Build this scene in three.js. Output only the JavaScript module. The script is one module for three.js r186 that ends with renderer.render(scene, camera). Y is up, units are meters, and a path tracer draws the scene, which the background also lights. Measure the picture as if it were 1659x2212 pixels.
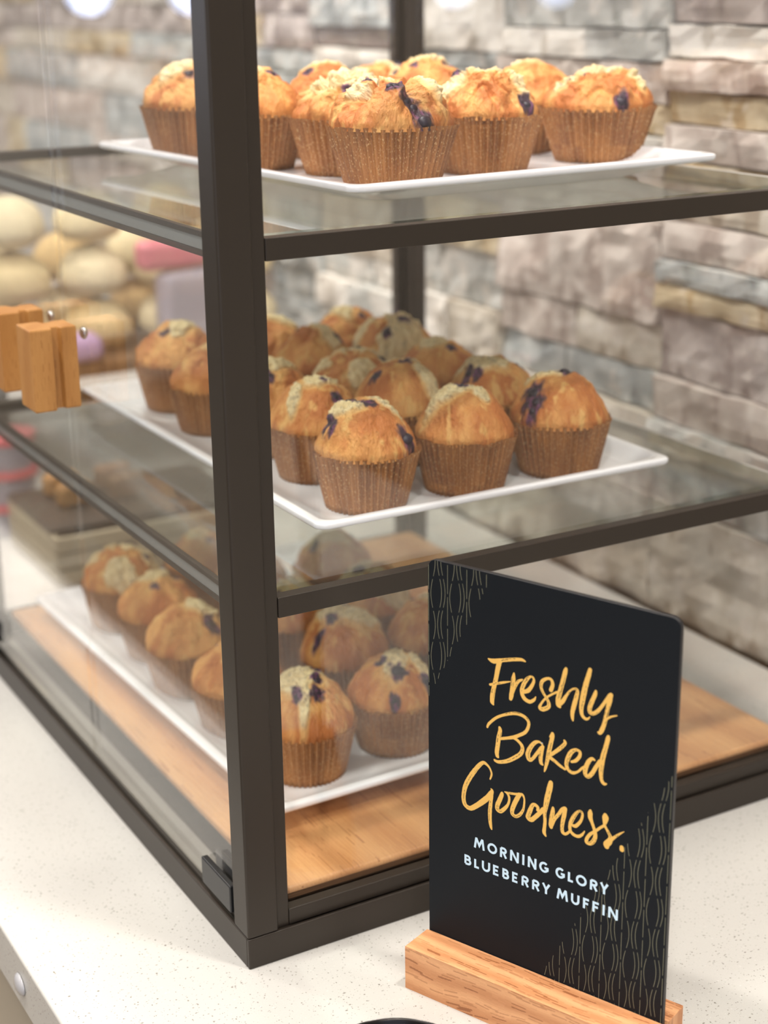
import * as THREE from 'three';
import { RoundedBoxGeometry } from 'three/addons/geometries/RoundedBoxGeometry.js';
import { mergeGeometries } from 'three/addons/utils/BufferGeometryUtils.js';
import { RectAreaLightUniformsLib } from 'three/addons/lights/RectAreaLightUniformsLib.js';

// ---------------------------------------------------------------- camera, light, exposure
const scene = new THREE.Scene();
scene.background = new THREE.Color(0x000000);
const camera = new THREE.PerspectiveCamera(2 * Math.atan(1106 / 3455.6) * 180 / Math.PI, 1659 / 2212, 0.05, 40);
camera.position.set(-0.3285, 0.55, 0.7462);
camera.rotation.order = 'YXZ';
camera.rotation.set(-0.3179, -0.5164, -0.0136);
camera.focus = 0.90;
camera.userData.fStop = 5.2;
scene.add(camera);
const renderer = new THREE.WebGLRenderer({ antialias: true });
renderer.toneMapping = THREE.LinearToneMapping;
renderer.toneMappingExposure = 0.25;
renderer.shadowMap.enabled = true;
RectAreaLightUniformsLib.init();
const LAMP_POWER = 34, LAMP_COLOR = 0xfff9f2;      // ceiling downlights
const FILL_POWER = 10, FILL_COLOR = 0xfffdfa;    // large unseen ceiling panels added as fill light
const DAY_POWER = 8, DAY_COLOR = 0xcfe0ff;        // shop window daylight

// ---------------------------------------------------------------- helpers
function rng(seed) { let a = seed >>> 0; return () => { a = (a + 0x6d2b79f5) | 0; let t = Math.imul(a ^ (a >>> 15), 1 | a); t = (t + Math.imul(t ^ (t >>> 7), 61 | t)) ^ t; return ((t ^ (t >>> 14)) >>> 0) / 4294967296; }; }
function hash3(x, y, z) { let h = Math.imul(x, 374761393) ^ Math.imul(y, 668265263) ^ Math.imul(z, 1274126177); h = Math.imul(h ^ (h >>> 13), 1274126177); return ((h ^ (h >>> 16)) >>> 0) / 4294967296; }
const fade = t => t * t * (3 - 2 * t), mix = (a, b, t) => a + (b - a) * t, clamp = (v, a = 0, b = 1) => Math.min(b, Math.max(a, v));
const smooth = (a, b, v) => { const t = clamp((v - a) / (b - a)); return t * t * (3 - 2 * t); };
function noise(x, y, z = 0) {
  const X = Math.floor(x), Y = Math.floor(y), Z = Math.floor(z), u = fade(x - X), v = fade(y - Y), w = fade(z - Z);
  const q = (i, j, k) => hash3(X + i, Y + j, Z + k);
  return mix(mix(mix(q(0, 0, 0), q(1, 0, 0), u), mix(q(0, 1, 0), q(1, 1, 0), u), v), mix(mix(q(0, 0, 1), q(1, 0, 1), u), mix(q(0, 1, 1), q(1, 1, 1), u), v), w) * 2 - 1;
}
function fbm(x, y, z = 0, o = 4) { let s = 0, a = 0.5; for (let i = 0; i < o; i++) { s += a * noise(x, y, z); x *= 2.03; y *= 2.03; z *= 2.03; a *= 0.5; } return s; }
function noise2(x, y, z) { const X = Math.floor(x), Y = Math.floor(y), u = fade(x - X), v = fade(y - Y), a = hash3(X, Y, z), b = hash3(X + 1, Y, z), c = hash3(X, Y + 1, z), d = hash3(X + 1, Y + 1, z), p = a + (b - a) * u; return (p + (c + (d - c) * u - p) * v) * 2 - 1; }
function fbm2(x, y, z = 0, o = 4) { let s = 0, a = 0.5; for (let i = 0; i < o; i++) { s += a * noise2(x, y, z + i * 31); x *= 2.03; y *= 2.03; a *= 0.5; } return s; }
const names = {};
function numbered(n) { if (names[n] === undefined) { names[n] = 0; return n; } names[n]++; return n + '_' + String(names[n]).padStart(3, '0'); }
function tag(o, label, category, group, kind) { o.userData.label = label; o.userData.category = category; if (group) o.userData.group = group; if (kind) o.userData.kind = kind; return o; }
function thing(name, label, category, pos = [0, 0, 0], turn = 0, group) { const g = new THREE.Group(); g.name = numbered(name); g.position.set(...pos); g.rotation.y = turn; scene.add(g); return tag(g, label, category, group); }
function part(name, geo, mat, parent, label) { const m = new THREE.Mesh(geo, mat); m.name = name; m.castShadow = m.receiveShadow = true; parent.add(m); if (label) m.userData.label = label; return m; }
function struct(name, geo, mat) { const m = new THREE.Mesh(geo, mat); m.name = name; m.castShadow = m.receiveShadow = true; m.userData.kind = 'structure'; scene.add(m); return m; }
function box(x0, x1, y0, y1, z0, z1, bevel = 0) {
  const w = Math.abs(x1 - x0), h = Math.abs(y1 - y0), d = Math.abs(z1 - z0);
  const g = bevel ? new RoundedBoxGeometry(w, h, d, 2, Math.min(bevel, w / 2.01, h / 2.01, d / 2.01)) : new THREE.BoxGeometry(w, h, d);
  g.translate((x0 + x1) / 2, (y0 + y1) / 2, (z0 + z1) / 2); return g;
}
function join(...gs) { return mergeGeometries(gs.map(g => { const n = g.index ? g.toNonIndexed() : g; return n; })); }
function boxUV(g, s = 1, turn = false) {   // uv in metres from position, by dominant normal
  if (g.index) g = g.toNonIndexed();
  const p = g.attributes.position, n = g.attributes.normal, uv = new Float32Array(p.count * 2);
  for (let i = 0; i < p.count; i += 1) {
    const ax = Math.abs(n.getX(i)), ay = Math.abs(n.getY(i)), az = Math.abs(n.getZ(i)); let a, b;
    if (ay >= ax && ay >= az) { a = p.getX(i); b = p.getZ(i); } else if (ax >= az) { a = p.getY(i); b = p.getZ(i); } else { a = p.getX(i); b = p.getY(i); }
    if (turn) [a, b] = [b, a];
    uv[i * 2] = a * s; uv[i * 2 + 1] = b * s;
  }
  g.setAttribute('uv', new THREE.BufferAttribute(uv, 2)); return g;
}
function dataTex(w, h, fn, srgb = true, wrap = THREE.RepeatWrapping) {
  const d = new Uint8Array(w * h * 4);
  for (let y = 0; y < h; y++) for (let x = 0; x < w; x++) { const c = fn(x / w, y / h, x, y), i = (y * w + x) * 4; d[i] = clamp(c[0], 0, 255); d[i + 1] = clamp(c[1], 0, 255); d[i + 2] = clamp(c[2], 0, 255); d[i + 3] = 255; }
  const t = new THREE.DataTexture(d, w, h); t.magFilter = THREE.LinearFilter; t.minFilter = THREE.LinearMipmapLinearFilter; t.generateMipmaps = true; t.wrapS = t.wrapT = wrap;
  if (srgb) t.colorSpace = THREE.SRGBColorSpace; t.needsUpdate = true; return t;
}
function tnoise(u, v, f, seed = 0, o = 4) {  // tileable fbm (period 1)
  let s = 0, a = 0.5;
  for (let k = 0; k < o; k++) {
    const F = Math.round(f * 2 ** k), x = u * F, y = v * F, X = Math.floor(x), Y = Math.floor(y), p = fade(x - X), q = fade(y - Y);
    const h = (i, j) => hash3(((X + i) % F + F) % F, ((Y + j) % F + F) % F, seed + k * 17);
    s += a * (mix(mix(h(0, 0), h(1, 0), p), mix(h(0, 1), h(1, 1), p), q) * 2 - 1); a *= 0.5;
  }
  return s;
}
const lerp3 = (a, b, t) => [mix(a[0], b[0], t), mix(a[1], b[1], t), mix(a[2], b[2], t)];
const std = (color, roughness = 0.6, metalness = 0, extra = {}) => new THREE.MeshStandardMaterial({ color, roughness, metalness, ...extra });

// ---------------------------------------------------------------- materials
const speck = (() => {   // quartz counter with sparse specks
  const N = 2048, base = new Float32Array(N * N), R = rng(5);
  for (let i = 0; i < 22000; i++) {
    const cx = R() * N, cy = R() * N, r = 0.8 + R() * R() * 3.2, k = 0.25 + R() * 0.6, e = 0.6 + R() * 0.7, sgn = R() < 0.8 ? 1 : -0.35;
    for (let y = -5; y <= 5; y++) for (let x = -5; x <= 5; x++) { const d = Math.hypot(x * e, y / e); if (d < r) { const q = (((cy + y) | 0) + N) % N * N + (((cx + x) | 0) + N) % N; base[q] = Math.max(base[q], 0) + sgn * k * (1 - d / r) * 1.3; } }
  }
  return dataTex(N, N, (u, v, x, y) => { const n = tnoise(u, v, 6, 3, 1) * 6 + (hash3(x, y, 9) - 0.5) * 7; const k = clamp(base[y * N + x], -0.3, 0.75); return lerp3([194 + n, 191 + n, 185 + n * 0.8], k > 0 ? [84, 76, 66] : [255, 255, 250], Math.abs(k)); });
})();
speck.repeat.set(2.2, 2.2);
const M = {};
M.counter = std(0xffffff, 0.24, 0, { map: speck });
M.bronze = std(0x362f28, 0.42, 0.35, { bumpMap: dataTex(256, 256, (u, v, x, y) => { const n = 128 + (hash3(x, y, 2) - 0.5) * 200; return [n, n, n]; }, false), bumpScale: 0.00002 });
M.glass = new THREE.MeshPhysicalMaterial({ color: 0xffffff, roughness: 0.0, metalness: 0, transmission: 1, thickness: 0, ior: 1.5 });
M.shelfGlass = new THREE.MeshPhysicalMaterial({ color: 0xf2f6f4, roughness: 0.0, metalness: 0, transmission: 1, thickness: 0, ior: 1.5 });
M.glassEdge = std(0x8e9494, 0.25, 0.1);
M.porcelain = new THREE.MeshPhysicalMaterial({ color: 0xf2f2f4, roughness: 0.2, clearcoat: 0.5, clearcoatRoughness: 0.12 });
M.steel = std(0xd8d8d8, 0.25, 0.9);
M.blackPlastic = std(0x1b1b1c, 0.35);
M.berry = std(0x231a2c, 0.45);
function woodTex(c0, c1, c2, seed, ringF, fine) {   // grain runs along v
  return dataTex(512, 1024, (u, v, x, y) => {
    const w = tnoise(u, v, 3, seed, 3) * 0.06, g = Math.sin((u + w) * ringF * Math.PI * 2 + tnoise(u, v, 2, seed + 3, 2) * 5);
    const f = hash3(Math.floor((u + w * 0.25) * 460), Math.floor(v * 14 + hash3(Math.floor(u * 460), 1, seed) * 14), seed + 1) - 0.5;
    const pore = hash3(Math.floor((u + w * 0.2) * 300), Math.floor(v * 24 + hash3(Math.floor(u * 300), 5, seed) * 24), seed + 7) > 1 - fine ? 0.7 : 0;
    let c = lerp3(c0, c1, clamp(0.5 + 0.33 * g + f * 0.45)); return lerp3(c, c2, pore);
  });
}
M.boardWood = std(0xffffff, 0.36, 0, { map: woodTex([214, 162, 108], [190, 134, 84], [158, 104, 60], 11, 6, 0.03) });
M.boardWood.map.repeat.set(3, 2);
M.boardBark = std(0x6b4a2c, 0.8, 0, { bumpMap: dataTex(128, 128, (u, v) => { const n = 128 + tnoise(u, v, 8, 8, 3) * 150; return [n, n, n]; }, false), bumpScale: 0.0006 });
M.oak = std(0xffffff, 0.5, 0, { map: (() => {   // red oak: long dark pores along v
  const t = dataTex(512, 1024, (u, v) => {
    const w = tnoise(u, v, 2, 41, 3) * 0.10, g = Math.sin((u + w) * 9 * Math.PI * 2);
    const col = Math.floor((u + w) * 150), off = hash3(col, 3, 44), seg = Math.floor(v * 16 + off * 16);
    const p = hash3(col, ((seg % 16) + 16) % 16, 45), pore = p > 0.80 ? smooth(0.0, 0.35, Math.sin(((v * 16 + off * 16) % 1) * Math.PI)) * (0.35 + 0.5 * smooth(0.1, 0.9, g)) : 0;
    const f = (hash3(Math.floor((u + w * .5) * 500), Math.floor(v * 40), 46) - 0.5) * 12;
    const c = lerp3([222, 164, 116], [198, 136, 90], clamp(0.5 + 0.5 * g)); return lerp3([c[0] + f, c[1] + f, c[2] + f], [146, 88, 50], pore);
  }); t.repeat.set(9, 6); return t; })() });
M.handleWood = std(0xffffff, 0.55, 0, { map: woodTex([182, 130, 70], [166, 112, 54], [142, 90, 40], 21, 4, 0.05) });
M.handleWood.map.repeat.set(8, 8);

// ---------------------------------------------------------------- room shell
const plaster = std(0xd9d3c8, 0.9), ceilMat = std(0xf1eee8, 0.95);
struct('floor', box(-4.2, 0.75, -0.97, -0.92, -5.2, 3.2), std(0x8d8274, 0.6));
struct('ceiling', box(-4.2, 0.75, 1.9, 1.95, -5.2, 3.2), ceilMat);
struct('wall_left', box(-4.2, -4.1, -0.92, 1.9, -5.2, 3.2), plaster);
struct('wall_back', box(-4.1, 0.75, -0.92, 1.9, -5.2, -5.1), plaster);
{ // wall behind the camera with a shop window
  const x0 = -3.2, x1 = -0.6, y0 = -0.1, y1 = 1.35;
  struct('wall_front', join(box(-4.2, x0, -0.92, 1.9, 3.2, 3.3), box(x1, 0.75, -0.92, 1.9, 3.2, 3.3), box(x0, x1, -0.92, y0, 3.2, 3.3), box(x0, x1, y1, 1.9, 3.2, 3.3)), plaster);
  const g = new THREE.Group(); g.name = 'window_1'; g.userData.kind = 'structure'; scene.add(g);
  const fm = std(0x2e2a27, 0.5, 0.2);
  part('window_frame', join(box(x0, x1, y0, y0 + 0.05, 3.2, 3.26), box(x0, x1, y1 - 0.05, y1, 3.2, 3.26), box(x0, x0 + 0.05, y0 + .05, y1 - .05, 3.2, 3.26), box(x1 - 0.05, x1, y0 + .05, y1 - .05, 3.2, 3.26), box(-1.93, -1.88, y0 + .05, y1 - .05, 3.2, 3.26)), fm, g);
  part('window_pane', box(x0 + 0.05, x1 - 0.05, y0 + 0.05, y1 - 0.05, 3.262, 3.27), new THREE.MeshStandardMaterial({ color: 0x000000, emissive: DAY_COLOR, emissiveIntensity: 2.2, roughness: 0.2 }), g);
  const l = new THREE.RectAreaLight(DAY_COLOR, DAY_POWER, x1 - x0 - 0.1, y1 - y0 - 0.1); l.position.set((x0 + x1) / 2, (y0 + y1) / 2, 3.19); l.rotation.y = 0; g.add(l);
}
// ceiling downlights, then added fill panels
{
  const trim = std(0xf4f2ee, 0.5), glow = new THREE.MeshStandardMaterial({ color: 0x000000, emissive: LAMP_COLOR, emissiveIntensity: 6 });
  const spots = [[-0.60, 1.05], [-0.50, -0.05], [0.14, -0.75], [-0.75, -1.4], [0.30, 0.45], [-0.7, 2.1], [-0.1, -2.3]];
  spots.forEach(([x, z], i) => {
    const g = thing('ceiling_downlight', 'small round white recessed downlight in the ceiling', 'downlight', [x, 1.9, z], 0, 'recessed downlights over the counter');
    part('trim_ring', new THREE.TorusGeometry(0.075, 0.012, 12, 40).rotateX(Math.PI / 2), trim, g);
    part('lens', new THREE.CylinderGeometry(0.07, 0.07, 0.006, 40).translate(0, -0.003, 0), glow, g);
    const l = new THREE.SpotLight(LAMP_COLOR, LAMP_POWER, 0, 1.25, 0.6, 2); l.position.set(0, -0.012, 0); l.target.position.set(0, -2.5, 0); l.castShadow = true; l.shadow.radius = 3.2; l.shadow.mapSize.set(1024, 1024); g.add(l, l.target);
  });
  const fillGlow = new THREE.MeshStandardMaterial({ color: 0x000000, emissive: FILL_COLOR, emissiveIntensity: 2.6 });
  [[-1.35, 0.7], [-1.35, -1.6], [-3.0, 0.7], [-3.0, -1.6]].forEach(([x, z]) => {  // panels added out of view to lift the fill on walls and case
    const g = thing('added_fill_panel', 'added square white fill light panel in the ceiling', 'fill light', [x, 1.9, z], 0, 'added fill light panels');
    part('frame', join(box(-.62, .62, -.02, 0, -.62, -.6), box(-.62, .62, -.02, 0, .6, .62), box(-.62, -.6, -.02, 0, -.6, .6), box(.6, .62, -.02, 0, -.6, .6)), trim, g);
    part('diffuser', box(-.6, .6, -.012, -.004, -.6, .6), fillGlow, g);
    const l = new THREE.RectAreaLight(FILL_COLOR, FILL_POWER, 1.2, 1.2); l.position.set(0, -.022, 0); l.rotation.x = -Math.PI / 2; g.add(l);
  });
}
// glowing globe pendants across the shop, mirrored in the panes
{
  const gm = new THREE.MeshStandardMaterial({ color: 0x000000, emissive: 0xc9d9ff, emissiveIntensity: 24 }), cord = std(0x1a1a1a, 0.6);
  [[-0.85, 0.545, -2.55, 'frosted globe pendant lamp, the one hanging closer to the stone wall'], [-0.99, 0.545, -2.34, 'frosted globe pendant lamp, the one hanging farther from the stone wall']].forEach(([x, y, z, label]) => {
    const g = thing('pendant_lamp', label, 'pendant lamp', [x, y, z]);
    part('globe', new THREE.SphereGeometry(0.045, 32, 20), gm, g);
    part('cap', new THREE.CylinderGeometry(0.02, 0.03, 0.04, 20).translate(0, 0.058, 0), cord, g);
    part('cord', new THREE.CylinderGeometry(0.003, 0.003, 1.28, 8).translate(0, 0.076 + 0.64, 0), cord, g);
    const l = new THREE.PointLight(0xdfe8ff, 1.2, 0, 2); l.castShadow = true; l.shadow.radius = 1; l.position.set(0, 0, 0); g.add(l);
  });
}

// ---------------------------------------------------------------- stone wall on the right (plane x = 0.566)
{
  const g = new THREE.Group(); g.name = 'wall_right'; g.userData.kind = 'structure'; scene.add(g);
  part('mortar_backing', box(0.59, 0.75, -0.92, 1.9, -5.2, 3.2), std(0x8b8175, 0.95), g);
  const kinds = {   // [dark, light, vein]
    pink: [[194, 181, 172], [217, 207, 198], [172, 156, 147]], grey: [[172, 173, 168], [202, 202, 197], [146, 147, 142]], ochre: [[194, 176, 144], [216, 202, 172], [170, 146, 108]],
    white: [[214, 209, 200], [234, 230, 222], [192, 185, 174]], mauve: [[176, 165, 160], [202, 192, 187], [150, 137, 132]], beige: [[190, 180, 164], [214, 206, 192], [166, 152, 134]], blue: [[162, 167, 167], [194, 198, 196], [134, 139, 139]] };
  const mats = {}; let sd = 60;
  for (const k in kinds) {
    const [a, b, c] = kinds[k], s = sd += 7;
    const map = dataTex(384, 384, (u, v, x, y) => { const n = tnoise(u, v, 6, s, 6), m = tnoise(u, v * 2 % 1, 4, s + 2, 5), q = (hash3(x, y, s) - 0.5) * 18; let r = lerp3(a, b, clamp(0.5 + n * 2.0)); r = lerp3(r, c, 0.95 * smooth(0.06, 0.34, m)); r = lerp3(r, [226, 218, 208], 0.55 * smooth(0.16, 0.4, tnoise(u, v, 9, s + 4, 4))); return [r[0] + q, r[1] + q, r[2] + q]; });
    map.repeat.set(6, 6);
    mats[k] = std(0xffffff, 0.85, 0, { map });
  }
  const R = rng(77);
  let count = 0;
  function stone(z0, z1, y0, y1, kind, proud) {
    const jt = 0.0022, w = Math.abs(z1 - z0) - jt, h = y1 - y0 - jt, nz = Math.max(4, Math.min(16, Math.round(w / 0.016))), ny = Math.max(3, Math.min(7, Math.round(h / 0.013)));
    const geo = new THREE.BoxGeometry(0.045, h, w, 1, ny, nz), p = geo.attributes.position, s = count * 3.7; count++;
    for (let i = 0; i < p.count; i++) {
      let x = p.getX(i), y = p.getY(i), z = p.getZ(i);
      if (x < 0) {
        const ey = 1 - Math.abs(y) / (h / 2), ez = 1 - Math.abs(z) / (w / 2), edge = Math.min(1, Math.min(ey * h * 60, ez * w * 60));
        x += -0.007 * fbm(y * 30 + s, z * 22, s, 3) - 0.0030 * noise(y * 70, z * 48 + s, 2) + (edge < 0.02 ? 0.0012 * (1 + noise(y * 50, z * 50, s)) : 0);
        y += 0.0012 * noise(z * 40, s, 5) * (Math.abs(y) > h * 0.49 ? 1 : 0); z += 0.002 * noise(y * 60, s, 8) * (Math.abs(z) > w * 0.49 ? 1 : 0);
      }
      p.setXYZ(i, x, y, z);
    }
    const flat = geo.toNonIndexed(); flat.computeVertexNormals();
    const g2 = boxUV(flat); const uv = g2.attributes.uv; const ou = R(), ov = R(); for (let i = 0; i < uv.count; i++) uv.setXY(i, uv.getX(i) + ou, uv.getY(i) + ov);
    g2.translate(0.566 + 0.0225 + 0.004 - proud, (y0 + y1) / 2, (z0 + z1) / 2);
    part('stone', g2, mats[kind], g);
  }
  // the stretches seen beside the case, course by course (top down): [lower y, kind, proud]
  const zoneA = [[0.19, -0.336], [[0.517, 'mauve', .002], [0.49, 'white', .008], [0.464, 'pink', .012], [0.437, 'ochre', .003], [0.407, 'pink', .010], [0.383, 'ochre', .006], [0.357, 'beige', .002], [0.324, 'pink', .008], [0.303, 'blue', .012], [0.281, 'ochre', .009], [0.221, 'mauve', .003], [0.182, 'pink', .010], [0.155, 'grey', .016], [0.106, 'grey', .002], [0.0, 'beige', .004]]];
  const zoneB = [[-0.336, -0.585], [[0.512, 'grey', .004], [0.486, 'white', .010], [0.452, 'pink', .008], [0.425, 'ochre', .004], [0.39, 'white', .008], [0.353, 'beige', .004], [0.263, 'pink', .008], [0.22, 'pink', .003], [0.184, 'blue', .001], [0.148, 'beige', .012], [0.11, 'mauve', .004], [0.07, 'pink', .008], [0.0, 'beige', .003]]];
  const zoneC = [[-0.585, -0.77], [[0.487, 'white', .006], [0.469, 'blue', .002], [0.432, 'beige', .009], [0.39, 'grey', .004], [0.343, 'pink', .008], [0.293, 'ochre', .010], [0.235, 'grey', .002], [0.18, 'white', .012], [0.13, 'pink', .004], [0.08, 'grey', .007], [0.0, 'beige', .003]]];
  const zoneD = [[-0.77, -0.975], [[0.507, 'blue', .012], [0.484, 'mauve', .0], [0.462, 'white', .007], [0.42, 'grey', .004], [0.37, 'pink', .009], [0.32, 'ochre', .006], [0.252, 'beige', .004], [0.222, 'grey', .002], [0.186, 'white', .014], [0.13, 'grey', .005], [0.07, 'pink', .01], [0.0, 'beige', .003]]];
  const zoneE = [[-0.975, -1.2], [[0.519, 'mauve', .004], [0.479, 'ochre', .008], [0.452, 'blue', .006], [0.40, 'white', .009], [0.35, 'beige', .003], [0.30, 'pink', .006], [0.22, 'white', .010], [0.165, 'pink', .004], [0.11, 'grey', .008], [0.06, 'pink', .002], [0.0, 'beige', .005]]];
  const top = 0.556, cols = Object.keys(kinds);
  let prevEnd = 0.19;
  for (const [[a, b], rows] of [zoneA, zoneB, zoneC, zoneD, zoneE]) {
    let y1 = top;
    rows.forEach(([y0, kind, proud]) => {
      const L = Math.abs(b - a), z0 = a, z1 = b;
      const cut = L > 0.3 ? 0.42 + R() * 0.2 : (R() < 0.35 ? 0.4 + R() * 0.25 : 0);
      if (cut) { const zc = z0 + (z1 - z0) * cut; stone(z0, zc, y0, y1, cols[Math.floor(R() * 7)], proud * (0.4 + R() * .8)); stone(zc, z1, y0, y1, kind, proud); } else stone(z0, z1, y0, y1, kind, proud);
      y1 = y0;
    });
  }
  // the rest of the wall in the same broken courses
  function fill(za, zb, ya, yb, big) {
    let y = ya;
    while (y < yb - 0.004) {
      let h = (0.024 + R() * 0.034) * big; if (yb - y - h < 0.02) h = yb - y;
      let z = za;
      while (z > zb + 0.004) { let w = (0.10 + R() * 0.2) * big; if (z - w - zb < 0.06) w = z - zb; stone(z, z - w, y, y + h, cols[Math.floor(R() * 7)], R() * 0.014); z -= w; }
      y += h;
    }
  }
  fill(-1.2, -2.6, 0, top, 1.25);
  fill(0.19, -2.6, top, 0.70, 1.5);
}

// ---------------------------------------------------------------- counter
{
  const top = thing('countertop', 'speckled cream quartz countertop under the display case', 'countertop');
  const g = boxUV(box(-0.1125, 0.562, -0.04, 0, -4.6, 1.15, 0.003)); part('slab', g, M.counter, top);
  const cab = thing('counter_cabinet', 'beige counter front below the cream countertop', 'cabinet');
  part('carcass', box(-0.085, 0.56, -0.92, -0.041, -4.6, 1.12), std(0xb3a794, 0.6), cab);
  part('kick_board', box(-0.09, -0.0855, -0.92, -0.82, -4.6, 1.12), std(0x3a3430, 0.6), cab);
  const b = thing('bumper_dome', 'small clear round bumper stuck on the countertop edge', 'bumper', [-0.1128, -0.021, -0.087]);
  part('dome', new THREE.SphereGeometry(0.0085, 24, 12, 0, Math.PI * 2, 0, Math.PI / 2).rotateZ(Math.PI / 2).scale(0.4, 0.8, 1), new THREE.MeshPhysicalMaterial({ color: 0xb4b3b6, roughness: 0.08, clearcoat: 1 }), b);
}

// ---------------------------------------------------------------- display case
const CW = 0.457, CL = 0.57, CT = 0.66;
const S1 = 0.4270, S2 = 0.2280, S0 = 0.036;
{
  const c = thing('display_case', 'dark bronze framed glass bakery case with two glass shelves and a wooden floor', 'display case');
  // base: thin outer walls around a dark recess
  const t = 0.0026;
  part('base_frame', join(box(0, CW, 0, 0.02, -t, 0, 0.0008), box(0, CW, 0, 0.02, -CL, -CL + t, 0.0008), box(0, t, 0, 0.02, -CL + t, -t, 0.0008), box(CW - t, CW, 0, 0.02, -CL + t, -t, 0.0008)), M.bronze, c);
  part('base_tray', box(t, CW - t, 0.001, 0.006, -CL + t, -t), M.bronze, c);
  part('door_reflection_strip', box(0.0125, 0.0285, 0.0065, 0.0120, -CL + 0.022, -0.022, 0.0006), std(0x918b83, 0.45, 0.2), c, 'added pale grey strip imitating the counter reflected in the doors');  // added pale strip: its colour stands in for the counter reflected in the door
  // posts
  const pw = 0.0198;
  for (const [x, z] of [[0, -pw], [CW - pw, -pw], [0, -CL], [CW - pw, -CL]]) part('post', box(x, x + pw, 0.0203, CT, z, z + pw, 0.0014), M.bronze, c);
  // inner frames of the end panels
  for (const [z0, z1] of [[-0.0115, -0.0035], [-CL + 0.0035, -CL + 0.0115]]) {
    part('inner_stile', box(pw + 0.0003, 0.0285, 0.0195, CT, z0, z1, 0.0008), M.bronze, c);
    part('inner_stile', box(CW - 0.0285, CW - pw - 0.0003, 0.0195, CT, z0, z1, 0.0008), M.bronze, c);
    part('bottom_rail', box(0.0287, CW - 0.0287, 0.0195, 0.0300, z0, z1, 0.0008), M.bronze, c);
  }
  part('top_frame', join(box(0, CW, CT, CT + 0.02, -0.02, 0, .001), box(0, CW, CT, CT + 0.02, -CL, -CL + 0.02, .001), box(0, 0.02, CT, CT + 0.02, -CL + 0.02, -0.02, .001), box(CW - 0.02, CW, CT, CT + 0.02, -CL + 0.02, -0.02, .001)), M.bronze, c);
  part('top_pane', box(0.02, CW - 0.02, CT + 0.006, CT + 0.010, -CL + 0.02, -0.02), M.glass, c);
  part('end_pane', box(0.0287, CW - 0.0287, 0.0303, CT, -0.0146, -0.0118), M.glass, c);
  part('end_pane', box(0.0287, CW - 0.0287, 0.0303, CT, -CL + 0.0118, -CL + 0.0146), M.glass, c);
  part('rear_pane', box(0.447, 0.451, 0.021, CT, -CL + 0.021, -0.021), M.glass, c);
  // wooden floor board with a rounded bark-brown front edge
  {
    const b = part('floor_board', boxUV(box(0.030, 0.436, 0.0285, S0, -0.5475, -0.0158, 0.003)), M.boardWood, c, 'honey brown wooden board');
    part('front_edge', box(0.034, 0.432, 0.0290, 0.0325, -0.0158, -0.0152, 0.0002), M.boardBark, b);
  }
  for (const fx of [0.06, 0.4]) for (const fz of [-0.08, -0.5]) part('board_foot', new THREE.CylinderGeometry(0.012, 0.012, 0.0222, 20).translate(fx, 0.0173, fz), M.blackPlastic, c);
  // shelves
  for (const y of [S1, S2]) {
    const sh = new THREE.Group(); sh.name = 'shelf'; c.add(sh);
    part('shelf_glass', box(0.0155, 0.421, y - 0.006, y, -0.503, -0.0185), M.shelfGlass, sh);
    part('end_bar', box(0.0287, CW - 0.0287, y - 0.0122, y, -0.0115, -0.0033, 0.0006), M.bronze, sh);
    part('end_bar', box(0.0155, CW - 0.0287, y - 0.0122, y - 0.0062, -0.0182, -0.0150, 0.0004), M.bronze, sh);
    part('far_bar', box(0.012, 0.424, y - 0.0060, y + 0.0035, -0.516, -0.504, 0.0006), M.bronze, sh);
    part('side_strip', box(0.0118, 0.0153, y - 0.0138, y - 0.0105, -0.512, -0.02, 0.0004), M.bronze, sh);
    part('side_strip', box(0.0118, 0.0153, y - 0.0034, y - 0.0002, -0.512, -0.02, 0.0004), M.bronze, sh);
    part('edge_seal', box(0.0126, 0.0150, y - 0.0103, y - 0.0036, -0.510, -0.022), M.glassEdge, sh, 'grey seal along the shelf edge');
    part('rear_strip', box(0.4212, 0.4246, y - 0.0070, y + 0.0002, -0.512, -0.02, 0.0004), std(0xb9b6b0, 0.4, 0.4), sh);
    for (const bz of [-0.02, -0.5]) part('rear_bracket', box(0.4248, 0.4465, y - 0.007, y - 0.001, bz - 0.012, bz, 0.0006), M.bronze, sh);
  }
  // doors with grooved wooden pulls
  const prof = new THREE.Shape();   // x = away from glass (outwards), y = along the door
  [[0, -.0105], [0, .0105], [.0085, .0105], [.0100, .0068], [.0155, .0068], [.0170, .0130], [.0300, .0130], [.0300, -.0130], [.0170, -.0130], [.0155, -.0068], [.0100, -.0068], [.0085, -.0105]].forEach(([a, b], i) => i ? prof.lineTo(a, b) : prof.moveTo(a, b));
  for (const [za, zb, hz, first] of [[-0.0215, -0.2665, -0.2525, true], [-0.2705, -0.547, -0.319, false]]) {
    const d = new THREE.Group(); d.name = 'door'; c.add(d);
    part('door_pane', box(0.0045, 0.0085, 0.026, 0.652, zb, za), M.glass, d);
    const hg = new THREE.ExtrudeGeometry(prof, { depth: 0.052, bevelEnabled: true, bevelThickness: 0.0012, bevelSize: 0.0009, bevelSegments: 2, curveSegments: 4 });
    hg.rotateX(-Math.PI / 2); hg.rotateY(Math.PI); hg.translate(0.0034, 0.2905, hz);
    const wood = boxUV(hg); const uv = wood.attributes.uv; for (let i = 0; i < uv.count; i++) { const p = wood.attributes.position; uv.setXY(i, p.getX(i) + p.getZ(i), p.getY(i)); }
    part('handle', wood, M.handleWood, d, 'grooved wooden pull');
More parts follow.
